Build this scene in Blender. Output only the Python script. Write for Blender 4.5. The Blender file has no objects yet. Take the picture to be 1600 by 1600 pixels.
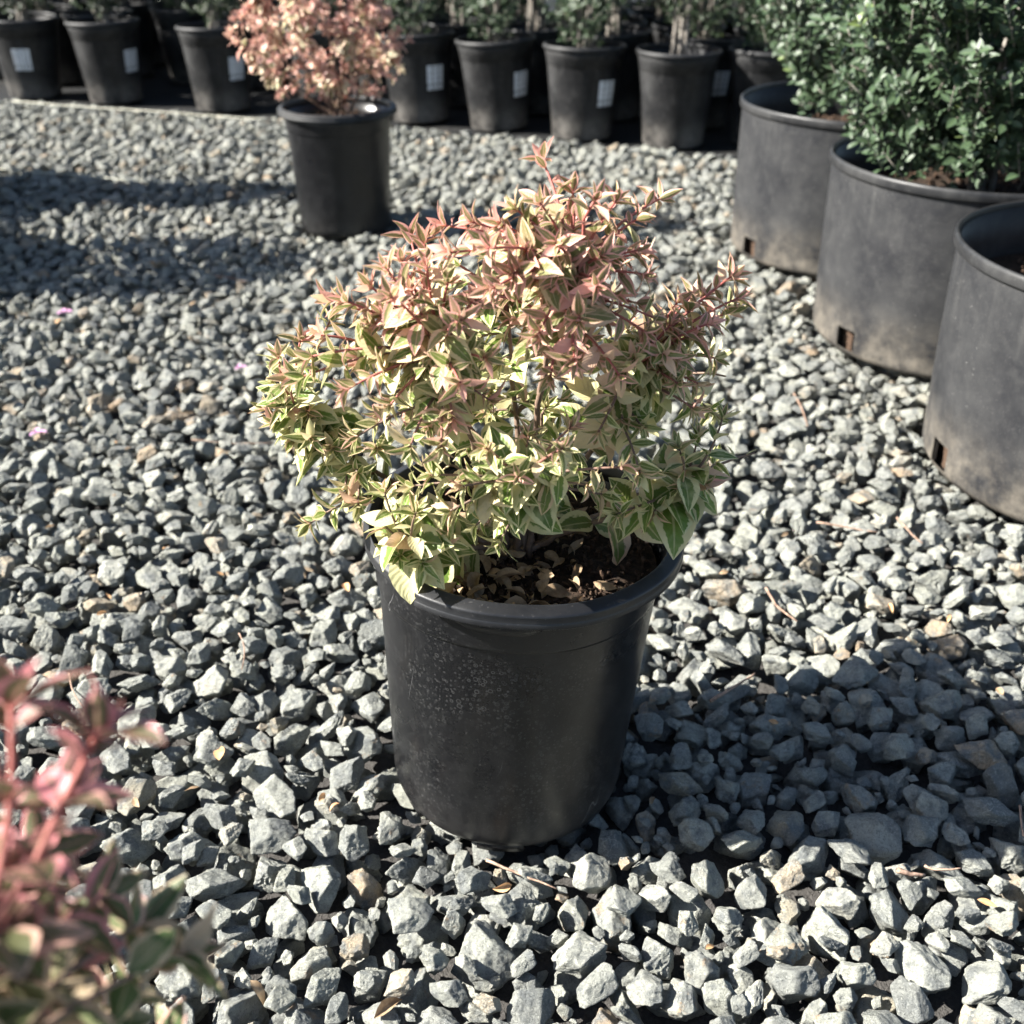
import bpy, math, random
import numpy as np
from mathutils import Vector, Matrix, Euler, noise

R = math.radians
random.seed(7)
rng = np.random.default_rng(11)
scene = bpy.context.scene
COL = scene.collection

# ------------------------------------------------------------------ camera, light, exposure
CAM_H, PITCH, FPX = 0.706, 0.533, 1696.0
cam_data = bpy.data.cameras.new('camera')
cam = bpy.data.objects.new('camera', cam_data)
COL.objects.link(cam)
cam.location = (0, 0, CAM_H)
cam.rotation_euler = (math.pi / 2 - PITCH, 0, 0)
cam_data.sensor_width = 36
cam_data.lens = 36 * FPX / 1600
cam_data.clip_start = 0.02
cam_data.clip_end = 300
cam_data.dof.use_dof = True
cam_data.dof.focus_distance = 0.80
cam_data.dof.aperture_fstop = 7.8
scene.camera = cam

SUN_EL = R(36)
SUN_K = 0.04
world = bpy.data.worlds.new('World')
scene.world = world
world.use_nodes = True
wn = world.node_tree
bg = wn.nodes['Background']
sky = wn.nodes.new('ShaderNodeTexSky')
sky.sky_type = 'NISHITA'
sky.sun_disc = False
sky.sun_elevation = SUN_EL
sky.sun_rotation = R(268)
wn.links.new(sky.outputs[0], bg.inputs[0])
bg.inputs[1].default_value = 0.05
sd = bpy.data.lights.new('sun', 'SUN')
sd.energy = 5.0
sd.angle = R(0.5)
sd.color = (1.0, 0.96, 0.89)
sun = bpy.data.objects.new('sun', sd)
COL.objects.link(sun)
travel = Vector((math.cos(SUN_EL), math.cos(SUN_EL) * SUN_K, -math.sin(SUN_EL)))
sun.rotation_euler = travel.to_track_quat('-Z', 'Y').to_euler()
sun.location = (-3, 0, 3)
vs = scene.view_settings
vs.view_transform = 'Standard'
vs.look = 'None'
vs.gamma = 1
vs.use_curve_mapping = False
vs.exposure = 2.2
scene.cycles.max_bounces = 6

# ------------------------------------------------------------------ helpers
CP, SP = math.cos(PITCH), math.sin(PITCH)


def at_y(u, v, y):
    """world point at photograph pixel (u, v) and world depth y"""
    a, b = (u - 800) / FPX, (v - 800) / FPX
    d = Vector((a, CP - SP * b, -SP - CP * b))
    t = y / d.y
    return Vector((d.x * t, y, CAM_H + d.z * t))


def at_z(u, v, z=0.0):
    a, b = (u - 800) / FPX, (v - 800) / FPX
    d = Vector((a, CP - SP * b, -SP - CP * b))
    t = (z - CAM_H) / d.z
    return Vector((d.x * t, d.y * t, z))


def depth_of(P):
    P = np.asarray(P)
    return P[..., 1] * CP - (P[..., 2] - CAM_H) * SP


def px_of(P):
    P = np.asarray(P)
    zc = depth_of(P)
    return 800 + FPX * P[..., 0] / zc, 800 - FPX * (P[..., 1] * SP + (P[..., 2] - CAM_H) * CP) / zc


def tag(o, label=None, cat=None, group=None, kind=None):
    if label: o['label'] = label
    if cat: o['category'] = cat
    if group: o['group'] = group
    if kind: o['kind'] = kind
    return o


def empty(name, loc=(0, 0, 0)):
    o = bpy.data.objects.new(name, None)
    o.empty_display_size = 0.05
    o.location = loc
    COL.objects.link(o)
    return o


def link(name, me, mat=None, parent=None, smooth=True):
    if mat is not None and not me.materials:
        me.materials.append(mat)
    o = bpy.data.objects.new(name, me)
    COL.objects.link(o)
    if parent is not None:
        o.parent = parent
    return o


def mesh_np(name, V, F, smooth=True, mat=None):
    """V (n,3), F (m,k) with one k"""
    me = bpy.data.meshes.new(name)
    V = np.asarray(V, np.float32)
    F = np.asarray(F, np.int32)
    n, m, k = len(V), len(F), F.shape[1]
    me.vertices.add(n)
    me.vertices.foreach_set('co', V.ravel())
    me.loops.add(m * k)
    me.loops.foreach_set('vertex_index', F.ravel())
    me.polygons.add(m)
    me.polygons.foreach_set('loop_start', np.arange(m, dtype=np.int32) * k)
    if smooth:
        me.polygons.foreach_set('use_smooth', np.ones(m, dtype=bool))
    me.update(calc_edges=True)
    if mat is not None:
        me.materials.append(mat)
    return me


def set_attr(me, name, data4):
    a = me.attributes.new(name, 'FLOAT_COLOR', 'POINT')
    a.data.foreach_set('color', np.asarray(data4, np.float32).ravel())


# ------------------------------------------------------------------ node helper
class NT:
    def __init__(self, name):
        self.m = bpy.data.materials.new(name)
        self.m.use_nodes = True
        self.t = self.m.node_tree
        self.t.nodes.clear()

    def n(self, typ, ins=None, **props):
        nd = self.t.nodes.new(typ)
        for k, v in props.items():
            setattr(nd, k, v)
        for k, v in (ins or {}).items():
            self.put(nd.inputs[k], v)
        return nd

    def put(self, sock, v):
        if isinstance(v, bpy.types.NodeSocket):
            self.t.links.new(v, sock)
        else:
            sock.default_value = v

    def math(self, op, a, b=0.0, c=None, clamp=False):
        nd = self.t.nodes.new('ShaderNodeMath')
        nd.operation = op
        nd.use_clamp = clamp
        self.put(nd.inputs[0], a)
        self.put(nd.inputs[1], b)
        if c is not None: self.put(nd.inputs[2], c)
        return nd.outputs[0]

    def ramp(self, x, lo, hi, a=0.0, b=1.0, smooth=True):
        nd = self.t.nodes.new('ShaderNodeMapRange')
        if smooth: nd.interpolation_type = 'SMOOTHSTEP'
        self.put(nd.inputs[0], x)
        nd.inputs[1].default_value, nd.inputs[2].default_value = lo, hi
        nd.inputs[3].default_value, nd.inputs[4].default_value = a, b
        return nd.outputs[0]

    def mix(self, f, a, b, mode='MIX'):
        nd = self.t.nodes.new('ShaderNodeMix')
        nd.data_type = 'RGBA'
        nd.blend_type = mode
        self.put(nd.inputs[0], f)
        self.put(nd.inputs[6], a if isinstance(a, bpy.types.NodeSocket) else (*a, 1))
        self.put(nd.inputs[7], b if isinstance(b, bpy.types.NodeSocket) else (*b, 1))
        return nd.outputs[2]

    def noise(self, vec, scale, detail=3.0, rough=0.55, w=None, dist=0.0):
        nd = self.t.nodes.new('ShaderNodeTexNoise')
        if w is not None:
            nd.noise_dimensions = '4D'
            self.put(nd.inputs['W'], w)
        if vec is not None: self.put(nd.inputs['Vector'], vec)
        nd.inputs['Scale'].default_value = scale
        nd.inputs['Detail'].default_value = detail
        nd.inputs['Roughness'].default_value = rough
        nd.inputs['Distortion'].default_value = dist
        return nd.outputs[0]

    def voro(self, vec, scale, feature='F1', rnd=1.0):
        nd = self.t.nodes.new('ShaderNodeTexVoronoi')
        nd.feature = feature
        if vec is not None: self.put(nd.inputs['Vector'], vec)
        nd.inputs['Scale'].default_value = scale
        nd.inputs['Randomness'].default_value = rnd
        return nd

    def bump(self, h, strength, dist, prev=None):
        nd = self.t.nodes.new('ShaderNodeBump')
        nd.inputs['Strength'].default_value = strength
        nd.inputs['Distance'].default_value = dist
        self.put(nd.inputs['Height'], h)
        if prev is not None: self.put(nd.inputs['Normal'], prev)
        return nd.outputs[0]

    def obj(self):
        return self.n('ShaderNodeTexCoord').outputs['Object']

    def finish(self, color, rough=0.6, spec=0.5, normal=None, trans=None, transcol=None):
        p = self.n('ShaderNodeBsdfPrincipled')
        self.put(p.inputs['Base Color'], color if isinstance(color, bpy.types.NodeSocket) else (*color, 1))
        self.put(p.inputs['Roughness'], rough)
        p.inputs['Specular IOR Level'].default_value = spec
        if normal is not None: self.put(p.inputs['Normal'], normal)
        out = self.n('ShaderNodeOutputMaterial')
        s = p.outputs[0]
        if trans:
            tr = self.n('ShaderNodeBsdfTranslucent')
            c = transcol if transcol is not None else color
            self.put(tr.inputs['Color'], c if isinstance(c, bpy.types.NodeSocket) else (*c, 1))
            if normal is not None: self.put(tr.inputs['Normal'], normal)
            ms = self.n('ShaderNodeMixShader')
            ms.inputs[0].default_value = trans
            self.put(ms.inputs[1], s)
            self.put(ms.inputs[2], tr.outputs[0])
            s = ms.outputs[0]
        self.put(out.inputs[0], s)
        return self.m


# ------------------------------------------------------------------ materials
def mat_stone():
    t = NT('crushed_stone')
    oi = t.n('ShaderNodeObjectInfo').outputs['Random']
    vec = t.obj()
    w = t.math('MULTIPLY', oi, 57.0)
    r2 = t.math('FRACT', t.math('MULTIPLY', oi, 17.13))
    r3 = t.math('FRACT', t.math('MULTIPLY', oi, 71.77))
    ramp = t.n('ShaderNodeValToRGB', {0: oi})
    cr = ramp.color_ramp
    stops = [(0, (.20, .21, .205)), (.10, (.42, .435, .405)), (.24, (.30, .315, .305)), (.38, (.48, .49, .45)), (.50, (.25, .262, .262)), (.66, (.43, .445, .41)), (.82, (.37, .38, .34)),
             (.90, (.54, .55, .51)), (.94, (.42, .385, .31)), (.965, (.48, .36, .25)), (1.0, (.56, .51, .42))]
    cr.elements[0].position, cr.elements[0].color = 0, (*stops[0][1], 1)
    cr.elements[1].position, cr.elements[1].color = 1, (*stops[-1][1], 1)
    for p, c in stops[1:-1]:
        e = cr.elements.new(p)
        e.color = (*c, 1)
    base = ramp.outputs[0]
    big = t.noise(vec, 1.3, 4, .6, w)
    fine = t.noise(vec, 9, 5, .75, w)
    spk = t.noise(vec, 26, 2, .6, w)
    c = t.mix(t.ramp(big, .42, .68), base, (.20, .215, .225))
    c = t.mix(t.math('MULTIPLY', t.ramp(fine, .52, .70), .55), c, (.66, .68, .63))
    c = t.mix(t.math('MULTIPLY', t.ramp(fine, .47, .33), .55), c, (.10, .11, .115))
    c = t.mix(t.math('MULTIPLY', t.ramp(spk, .56, .68), .7), c, (.10, .11, .105))
    # a few stones carry pale veins or rust
    wv = t.noise(vec, 1.6, 2, .5, w, 1.2)
    vein = t.ramp(t.math('ABSOLUTE', t.math('SUBTRACT', wv, .5)), .0, .018, 1, 0)
    c = t.mix(t.math('MULTIPLY', vein, t.ramp(r2, .6, .9, 0, .6)), c, (.62, .63, .58))
    rust = t.math('MULTIPLY', t.ramp(t.noise(vec, 2.2, 3, .6, t.math('ADD', w, 9.0)), .55, .7), t.ramp(r3, .82, .95, 0, .6))
    c = t.mix(rust, c, (.42, .27, .15))
    c = t.mix(1.0, c, (1.0, .985, .925), 'MULTIPLY')
    h1 = t.noise(vec, 3.5, 6, .66, w)
    h2 = t.noise(vec, 16, 5, .75, w)
    nrm = t.bump(h1, .85, .28)
    nrm = t.bump(h2, .75, .08, nrm)
    return t.finish(c, .82, .3, nrm)


def mat_ground():
    t = NT('fine_ground')
    vec = t.obj()
    v = t.voro(vec, 40)
    sc_ = t.n('ShaderNodeSeparateColor', {0: v.outputs['Color']})
    c = t.mix(sc_.outputs[0], (.46, .46, .43), (.20, .21, .21))
    c = t.mix(t.ramp(v.outputs['Distance'], .35, .62), c, (.03, .03, .03))
    return t.finish(c, .9, .2, t.bump(t.math('SUBTRACT', 1.0, v.outputs['Distance']), 1, .03))


def mat_bedding():
    t = NT('dark_bedding')
    vec = t.obj()
    n1 = t.noise(vec, 300, 4, .7)
    c = t.mix(n1, (.03, .028, .026), (.10, .095, .09))
    return t.finish(c, .95, .1, t.bump(n1, 1, .004))


def mat_fabric():
    t = NT('woven_ground_fabric')
    vec = t.obj()
    wv = t.n('ShaderNodeTexWave', {'Vector': vec, 'Scale': 180.0})
    n1 = t.noise(vec, 5, 5, .65)
    c = t.mix(t.ramp(n1, .45, .75), (.004, .0045, .005), (.018, .017, .015))
    return t.finish(c, .75, .3, t.bump(wv.outputs['Fac'], .4, .001))


def mat_plastic(name, base=(.022, .023, .025), dust=(.2, .19, .17), amount=.35, low=.10, lowcol=(.36, .29, .21), spots=False, rough=.42, spec=.25):
    """black nursery plastic: patchy dust, dried splashes near the foot, faint scratches"""
    t = NT(name)
    vec = t.obj()
    sep = t.n('ShaderNodeSeparateXYZ', {0: vec})
    z = sep.outputs[2]
    n1 = t.noise(vec, 7, 6, .62)
    n2 = t.noise(vec, 60, 4, .7)
    n3 = t.noise(vec, 420, 3, .7)
    c = t.mix(t.math('MULTIPLY', t.ramp(n1, .35, .75), amount), base, dust)
    c = t.mix(t.math('MULTIPLY', t.ramp(n2, .45, .7), amount * .55), c, dust)
    c = t.mix(t.math('MULTIPLY', t.ramp(n3, .62, .72), amount * .8), c, (.16, .155, .15))
    foot = t.math('MULTIPLY', t.ramp(z, low, .0), t.ramp(t.noise(vec, 13, 6, .7), .30, .75))
    c = t.mix(t.math('MULTIPLY', foot, .75), c, lowcol)
    mpv = t.n('ShaderNodeMapping', {'Vector': vec, 'Scale': (1, 1, .07)})
    strk = t.noise(mpv.outputs[0], 45, 4, .65)
    c = t.mix(t.math('MULTIPLY', t.math('MULTIPLY', t.ramp(strk, .5, .75), t.ramp(n1, .35, .6)), amount * .7), c, dust)
    # grains of splashed grit
    v = t.voro(vec, 130)
    sp = t.ramp(v.outputs['Distance'], .10, .05, 0, .8)
    sp = t.math('MULTIPLY', sp, t.ramp(t.noise(vec, 18, 3, .6), .52, .66))
    c = t.mix(t.math('MULTIPLY', sp, min(1, amount * 2.0)), c, (.34, .335, .32)) if not spots else c
    if spots:   # dried water spots: pale rings of several sizes
        tot = None
        for sc, r0, wd, off in ((170, .34, .08, .0), (330, .34, .12, 3.1), (230, .30, .06, 7.7)):
            mp = t.n('ShaderNodeVectorMath', {0: vec, 1: (off, off, off)}, operation='ADD').outputs[0]
            vv = t.voro(mp, sc)
            d = t.math('ADD', vv.outputs['Distance'], t.math('MULTIPLY', t.noise(vec, 300, 2, .5), .10))
            sel = t.n('ShaderNodeSeparateColor', {0: vv.outputs['Color']})
            keep = t.ramp(sel.outputs[0], .40, .75)
            rr = t.math('ADD', t.math('MULTIPLY', sel.outputs[1], .22), r0 - .14)
            ring = t.ramp(t.math('ABSOLUTE', t.math('SUBTRACT', d, rr)), 0.0, wd, 1, 0)
            inner = t.math('MULTIPLY', t.math('LESS_THAN', d, rr), .22)
            ring = t.math('MULTIPLY', t.math('ADD', ring, inner), keep)
            tot = ring if tot is None else t.math('MAXIMUM', tot, ring)
        area = t.ramp(t.noise(vec, 11, 4, .6), .40, .62)
        c = t.mix(t.math('MULTIPLY', t.math('MULTIPLY', tot, area), .18), c, (.16, .16, .158))
        # scratches
        mp = t.n('ShaderNodeMapping', {'Vector': vec, 'Rotation': (.4, .9, .3), 'Scale': (1, 1, .25)})
        s1 = t.noise(mp.outputs[0], 18, 2, .5, None, .8)
        scr = t.ramp(t.math('ABSOLUTE', t.math('SUBTRACT', s1, .5)), 0, .0035, 1, 0)
        scr = t.math('MULTIPLY', scr, t.ramp(t.noise(vec, 17, 2, .5), .54, .64))
        c = t.mix(t.math('MULTIPLY', scr, .35), c, (.25, .25, .25))
    b = t.noise(vec, 9, 2, .5)
    nrm = t.bump(b, .25, .02)
    nrm = t.bump(n3, .12, .001, nrm)
    r = t.ramp(n1, .3, .7, rough - .07, rough + .13)
    return t.finish(c, r, spec, nrm)


def mat_leaf(name, green, bronze, cream, pinkc, margin=.55, trans=.28, variegated=True, rough=.46, spec=.4):
    t = NT(name)
    a = t.n('ShaderNodeAttribute', attribute_name='leaf')
    s = t.n('ShaderNodeSeparateColor', {0: a.outputs['Color']})
    U = t.math('ABSOLUTE', t.math('SUBTRACT', t.math('MULTIPLY', s.outputs[0], 2), 1))
    V, P, rnd = s.outputs[1], s.outputs[2], a.outputs['Alpha']
    vec = t.obj()
    n1 = t.noise(vec, 170, 3, .6)
    n2 = t.noise(vec, 60, 2, .5)
    gv = t.mix(t.math('MULTIPLY', n1, .6), green, tuple(min(1, x * 1.9) for x in green))
    gv = t.mix(t.ramp(rnd, .0, .5, .55, 0), gv, tuple(x * .6 for x in green))
    centre = t.mix(P, gv, bronze)
    pj = t.math('ADD', P, t.math('MULTIPLY', t.math('SUBTRACT', t.math('FRACT', t.math('MULTIPLY', rnd, 7.31)), .5), .7))
    rim = t.mix(t.ramp(pj, .12, .95), cream, pinkc)
    if variegated:
        m = t.math('ADD', U, t.math('MULTIPLY', t.math('SUBTRACT', n1, .5), .75))
        m = t.math('ADD', m, t.ramp(V, .82, 1.0, 0, .25))
        m = t.math('ADD', m, t.ramp(rnd, .72, .96, 0, .75))
        c = t.mix(t.ramp(m, margin - .05, margin + .07), centre, rim)
        c = t.mix(t.math('MULTIPLY', t.ramp(n2, .5, .7), .35), c, rim)
        c = t.mix(t.math('MULTIPLY', t.ramp(V, .22, .0), t.math('MULTIPLY', P, .6)), c, (.45, .11, .10))
    else:
        c = t.mix(t.math('MULTIPLY', t.ramp(rnd, .75, 1.0), .6), centre, rim)
    midrib = t.ramp(U, .03, .09, .45, 0)
    c = t.mix(midrib, c, rim)
    veins = t.n('ShaderNodeMath', {0: t.math('ADD', t.math('MULTIPLY', V, 55), t.math('MULTIPLY', U, -16))}, operation='SINE').outputs[0]
    nrm = t.bump(veins, .18, .0006)
    nrm = t.bump(n1, .25, .0008, nrm)
    return t.finish(c, rough, spec, nrm, trans, c)


def mat_simple(name, a, b, scale=120, rough=.8, bumpd=.002, spec=.3, trans=None):
    t = NT(name)
    vec = t.obj()
    n1 = t.noise(vec, scale, 5, .65)
    c = t.mix(t.ramp(n1, .3, .7), a, b)
    return t.finish(c, rough, spec, t.bump(n1, .7, bumpd), trans, c)


def mat_bark():
    t = NT('shrub_stem_bark')
    a = t.n('ShaderNodeAttribute', attribute_name='leaf')
    s = t.n('ShaderNodeSeparateColor', {0: a.outputs['Color']})
    vec = t.obj()
    n1 = t.noise(vec, 260, 4, .6)
    old = t.mix(n1, (.07, .042, .032), (.24, .165, .12))
    young = t.mix(n1, (.20, .04, .035), (.40, .14, .11))
    c = t.mix(t.math('MULTIPLY', t.ramp(s.outputs[0], .70, .96), t.ramp(s.outputs[2], .1, .6)), old, young)
    return t.finish(c, .6, .3, t.bump(n1, .6, .001))


def mat_label():
    t = NT('faded_white_sticker')
    tc = t.n('ShaderNodeTexCoord')
    a = t.n('ShaderNodeAttribute', attribute_name='leaf')
    s = t.n('ShaderNodeSeparateColor', {0: a.outputs['Color']})
    U, V = s.outputs[0], s.outputs[1]
    rows = t.n('ShaderNodeMath', {0: t.math('MULTIPLY', V, 30)}, operation='SINE').outputs[0]
    cell = t.noise(t.n('ShaderNodeCombineXYZ', {0: t.math('MULTIPLY', U, 14), 1: t.math('MULTIPLY', V, 7)}).outputs[0], 1.0, 1, .5)
    ink = t.math('MULTIPLY', t.ramp(rows, .2, .5), t.ramp(cell, .40, .52))
    ink = t.math('MULTIPLY', ink, t.math('MULTIPLY', t.ramp(U, .06, .1), t.ramp(U, .94, .9)))
    bars = t.math('MULTIPLY', t.math('MULTIPLY', t.ramp(V, .12, .14), t.ramp(V, .27, .25)),
                  t.ramp(t.n('ShaderNodeMath', {0: t.math('MULTIPLY', U, 30)}, operation='SINE').outputs[0], -.1, .1))
    ink = t.math('MAXIMUM', t.math('MULTIPLY', ink, .6), t.math('MULTIPLY', bars, .85))
    c = t.mix(ink, (.66, .69, .72), (.16, .17, .18))
    return t.finish(c, .5, .4)


M_STONE, M_GROUND, M_BED, M_FABRIC = mat_stone(), mat_ground(), mat_bedding(), mat_fabric()
M_POT = mat_plastic('black_plastic_with_water_spots', (.0045, .0047, .0056), (.028, .028, .029), .30, .06, (.045, .042, .04), True, .30, .42)
M_POT2 = mat_plastic('plain_black_plastic', (.0055, .0057, .0065), (.030, .030, .031), .30, .05, (.05, .048, .045), False, .34, .35)
M_RIM = mat_plastic('scuffed_black_rim', (.008, .0085, .010), (.035, .035, .036), .30, .001, (.1, .1, .1), False, .38, .4)
M_POT_B = mat_plastic('dull_black_plastic', (.0075, .0078, .0087), (.060, .060, .060), .45, .10, (.20, .185, .165), False, .45)
M_POT_L = mat_plastic('dusty_black_plastic', (.0135, .0142, .0165), (.052, .052, .051), .50, .12, (.26, .23, .185), False, .5)
M_RIM_L = mat_plastic('dusty_plastic_rim', (.010, .0105, .012), (.055, .055, .054), .45, .001, (.3, .3, .3), False, .45)
M_SOIL = mat_simple('dark_potting_mix', (.009, .007, .0055), (.045, .030, .021), 220, .95, .004, .15)
M_BARKCHIP = mat_simple('bark_chips', (.022, .014, .010), (.095, .060, .040), 300, .9, .002, .2)
M_DRY = mat_simple('dry_tan_leaf', (.17, .11, .06), (.40, .29, .18), 70, .7, .001, .3, .2)
M_DRY2 = mat_simple('dry_orange_leaf', (.36, .19, .09), (.58, .37, .19), 90, .6, .001, .3, .2)
M_TWIG = mat_simple('dry_twig', (.13, .08, .055), (.34, .23, .17), 200, .8, .001)
M_PETAL = mat_simple('pink_petal', (.55, .22, .45), (.7, .4, .6), 200, .6, .001, .3, .3)
M_TWINE = mat_simple('pale_twine', (.55, .54, .42), (.75, .74, .62), 300, .7, .0005)
M_BARK = mat_bark()
M_WOOD = mat_simple('grey_shrub_trunk', (.10, .085, .07), (.27, .25, .22), 90, .85, .002)
M_LABEL = mat_label()
M_ABELIA = mat_leaf('variegated_leaf', (.100, .160, .027), (.185, .175, .07), (.56, .525, .28), (.66, .35, .29), .56, .34)
M_ABELIA2 = mat_leaf('variegated_leaf_salmon', (.13, .17, .04), (.30, .22, .13), (.62, .55, .38), (.64, .36, .31), .38, .34)
M_ABELIA_D = mat_leaf('variegated_leaf_rose', (.055, .095, .032), (.09, .08, .04), (.46, .37, .25), (.52, .21, .22), .74, .28)
M_BOX = mat_leaf('boxwood_leaf', (.034, .056, .030), (.05, .10, .05), (.16, .21, .06), (.3, .4, .2), .6, .15, False, .42, .42)
M_DARKLEAF = mat_leaf('dark_shrub_leaf', (.026, .044, .02), (.06, .09, .04), (.10, .12, .045), (.3, .3, .1), .6, .2, False)


# ------------------------------------------------------------------ shapes
def ico(sub):
    p = (1 + 5 ** .5) / 2
    V = [(-1, p, 0), (1, p, 0), (-1, -p, 0), (1, -p, 0), (0, -1, p), (0, 1, p), (0, -1, -p), (0, 1, -p), (p, 0, -1), (p, 0, 1), (-p, 0, -1), (-p, 0, 1)]
    F = [(0, 11, 5), (0, 5, 1), (0, 1, 7), (0, 7, 10), (0, 10, 11), (1, 5, 9), (5, 11, 4), (11, 10, 2), (10, 7, 6), (7, 1, 8),
         (3, 9, 4), (3, 4, 2), (3, 2, 6), (3, 6, 8), (3, 8, 9), (4, 9, 5), (2, 4, 11), (6, 2, 10), (8, 6, 7), (9, 8, 1)]
    V = [Vector(v).normalized() for v in V]
    for _ in range(sub):
        mid, NF = {}, []

        def m(a, b):
            k = (min(a, b), max(a, b))
            if k not in mid:
                V.append(((V[a] + V[b]) / 2).normalized())
                mid[k] = len(V) - 1
            return mid[k]
        for a, b, c in F:
            x, y, z = m(a, b), m(b, c), m(c, a)
            NF += [(a, x, z), (b, y, x), (c, z, y), (x, y, z)]
        F = NF
    return np.array([tuple(v) for v in V]), np.array(F)


ICO4, ICO3 = ico(4), ico(3)


def stone_shape(seed, D):
    """a crushed stone: unit sphere cut by random planes with worn edges and chipped faces"""
    r = np.random.default_rng(seed)
    k = int(r.integers(8, 14))
    N = r.normal(size=(k, 3))
    N /= np.linalg.norm(N, axis=1)[:, None]
    for _ in range(25):   # spread the cutting planes
        d = N[:, None] - N[None]
        q = (d ** 2).sum(-1) + 1e-3
        np.fill_diagonal(q, 1e9)
        N += .05 * (d / q[..., None] ** 1.5).sum(1)
        N /= np.linalg.norm(N, axis=1)[:, None]
    N = N + r.normal(size=N.shape) * .18
    N /= np.linalg.norm(N, axis=1)[:, None]
    dd = r.uniform(.62, 1.0, k)
    p = r.uniform(20, 60)
    proj = np.maximum(D @ N.T, 0) / dd
    rad = (proj ** p).sum(1) ** (-1 / p)
    rad = np.minimum(rad, 1.35)
    off = r.uniform(0, 50, 3)
    nz = np.array([noise.fractal(Vector(tuple(x * 1.7 + off)), .9, 2.1, 5) for x in D])
    rg = np.array([abs(noise.noise(Vector(tuple(x * 2.6 + off * 2)))) for x in D])
    rad = rad * (1 + .085 * nz) - .12 * rg ** .7 * r.uniform(.2, 1.2)
    P = D * rad[:, None]
    sc = np.array([1.0, r.uniform(.52, .95), r.uniform(.42, .78)])
    P = P * sc
    P -= (P.max(0) + P.min(0)) / 2
    P /= np.abs(P).max()
    return P


NSHAPE = 26
stone_hi, stone_lo, SHAPES = [], [], []
for i in range(NSHAPE):
    Ph = stone_shape(100 + i, ICO4[0])
    SHAPES.append(Ph)
    stone_hi.append(mesh_np('stone', Ph, ICO4[1], True, M_STONE))
    

# ------------------------------------------------------------------ where the pots stand
MAIN = Vector((-0.005, 0.741, -0.004))
POT2 = Vector((-0.383, 2.500, -0.004))
LARGE = {'A': Vector((.715, 2.335, -.004)), 'B': Vector((.775, 1.822, -.004)), 'C': Vector((.812, 1.322, -.004))}
RL, RLB, HL = .243, .236, .312
FRONT = [(-1.75, 4.22), (-1.42, 4.115), (-1.00, 3.96), (-.62, 3.86), (-.30, 3.76), (-.04, 3.655), (.215, 3.50), (.485, 3.40), (.76, 3.42)]
FOREPOT = Vector((-.24, .045, -.004))
SHADE = [(-1.68, 2.75, 0), (-1.56, 2.17, 1), (-2.35, 2.45, 0)]
EDGE = [(-4.2, 4.95), (-1.844, 4.115), (-.203, 3.578), (.648, 3.228), (3.6, 2.15)]


def edge_y(x):
    return np.interp(x, [e[0] for e in EDGE], [e[1] for e in EDGE])


# ------------------------------------------------------------------ gravel: stones dropped one by one on a height map
CELL = .003
GX0, GX1, GY0, GY1 = -2.95, 2.6, .10, 4.7
NX, NY = int((GX1 - GX0) / CELL), int((GY1 - GY0) / CELL)
BED = -.042
hm = np.full((NX, NY), BED, np.float32)
ceil = np.full((NX, NY), .016, np.float32)
gx = GX0 + (np.arange(NX) + .5) * CELL
gy = GY0 + (np.arange(NY) + .5) * CELL
XX, YY = np.meshgrid(gx, gy, indexing='ij')
ceil += (np.sin(XX * 5.1 + 1.2) * np.cos(YY * 4.3) * .004).astype(np.float32)
for c_, r_ in [(MAIN, .108), (POT2, .108)] + [(v, RLB + .004) for v in LARGE.values()]:
    ceil[(XX - c_.x) ** 2 + (YY - c_.y) ** 2 < r_ ** 2] = c_.z - .001
ceil[YY > edge_y(XX) - .004] = -.013

profiles = []
SC = [.0120, .0160, .0188, .0214, .0246, .0290, .0062, .0088]
for i in range(NSHAPE):
    row = []
    for k in range(4):
        e = Euler((random.gauss(0, .5), random.gauss(0, .5), random.uniform(0, 2 * math.pi)), 'XYZ')
        Pm = SHAPES[i] @ np.array(e.to_matrix()).T
        for s_i, s in enumerate(SC):
            Q = Pm * s
            ix = np.floor(Q[:, 0] / CELL).astype(int)
            iy = np.floor(Q[:, 1] / CELL).astype(int)
            x0, y0 = ix.min(), iy.min()
            w, h = ix.max() - x0 + 1, iy.max() - y0 + 1
            B = np.full((w, h), 9., np.float32)
            T = np.full((w, h), -9., np.float32)
            np.minimum.at(B, (ix - x0, iy - y0), Q[:, 2])
            np.maximum.at(T, (ix - x0, iy - y0), Q[:, 2])
            row.append((s_i, e, x0, y0, w, h, B, T))
    profiles.append(row)

placed = []   # x, y, z, shape, euler, scale
NTRY = 54000
px = rng.uniform(GX0 + .05, GX1 - .05, NTRY * 2)
py = rng.uniform(0, 1, NTRY * 2) ** 1.25 * (GY1 - GY0 - .1) + GY0 + .05
keep = (np.abs(px - .0) < .472 * (.861 * py + .359) + .58) & (py < edge_y(px) + .03)
px, py = px[keep], py[keep]
scw = rng.choice(len(SC), len(px), p=[.17, .2, .22, .18, .13, .07, 0, .03])
n_big = len(px)
small = rng.random(len(px)) < .75
small &= py < 2.4
px = np.concatenate([px, px[small] + .011]); py = np.concatenate([py, py[small] - .007])
scw = np.concatenate([scw, rng.choice([6, 7], small.sum())])
sh = rng.integers(0, NSHAPE, len(px))
rot4 = rng.integers(0, 4, len(px))
jit = rng.uniform(-9, 9, (len(px), 7, 2)).astype(int)
nearset = 0
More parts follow.
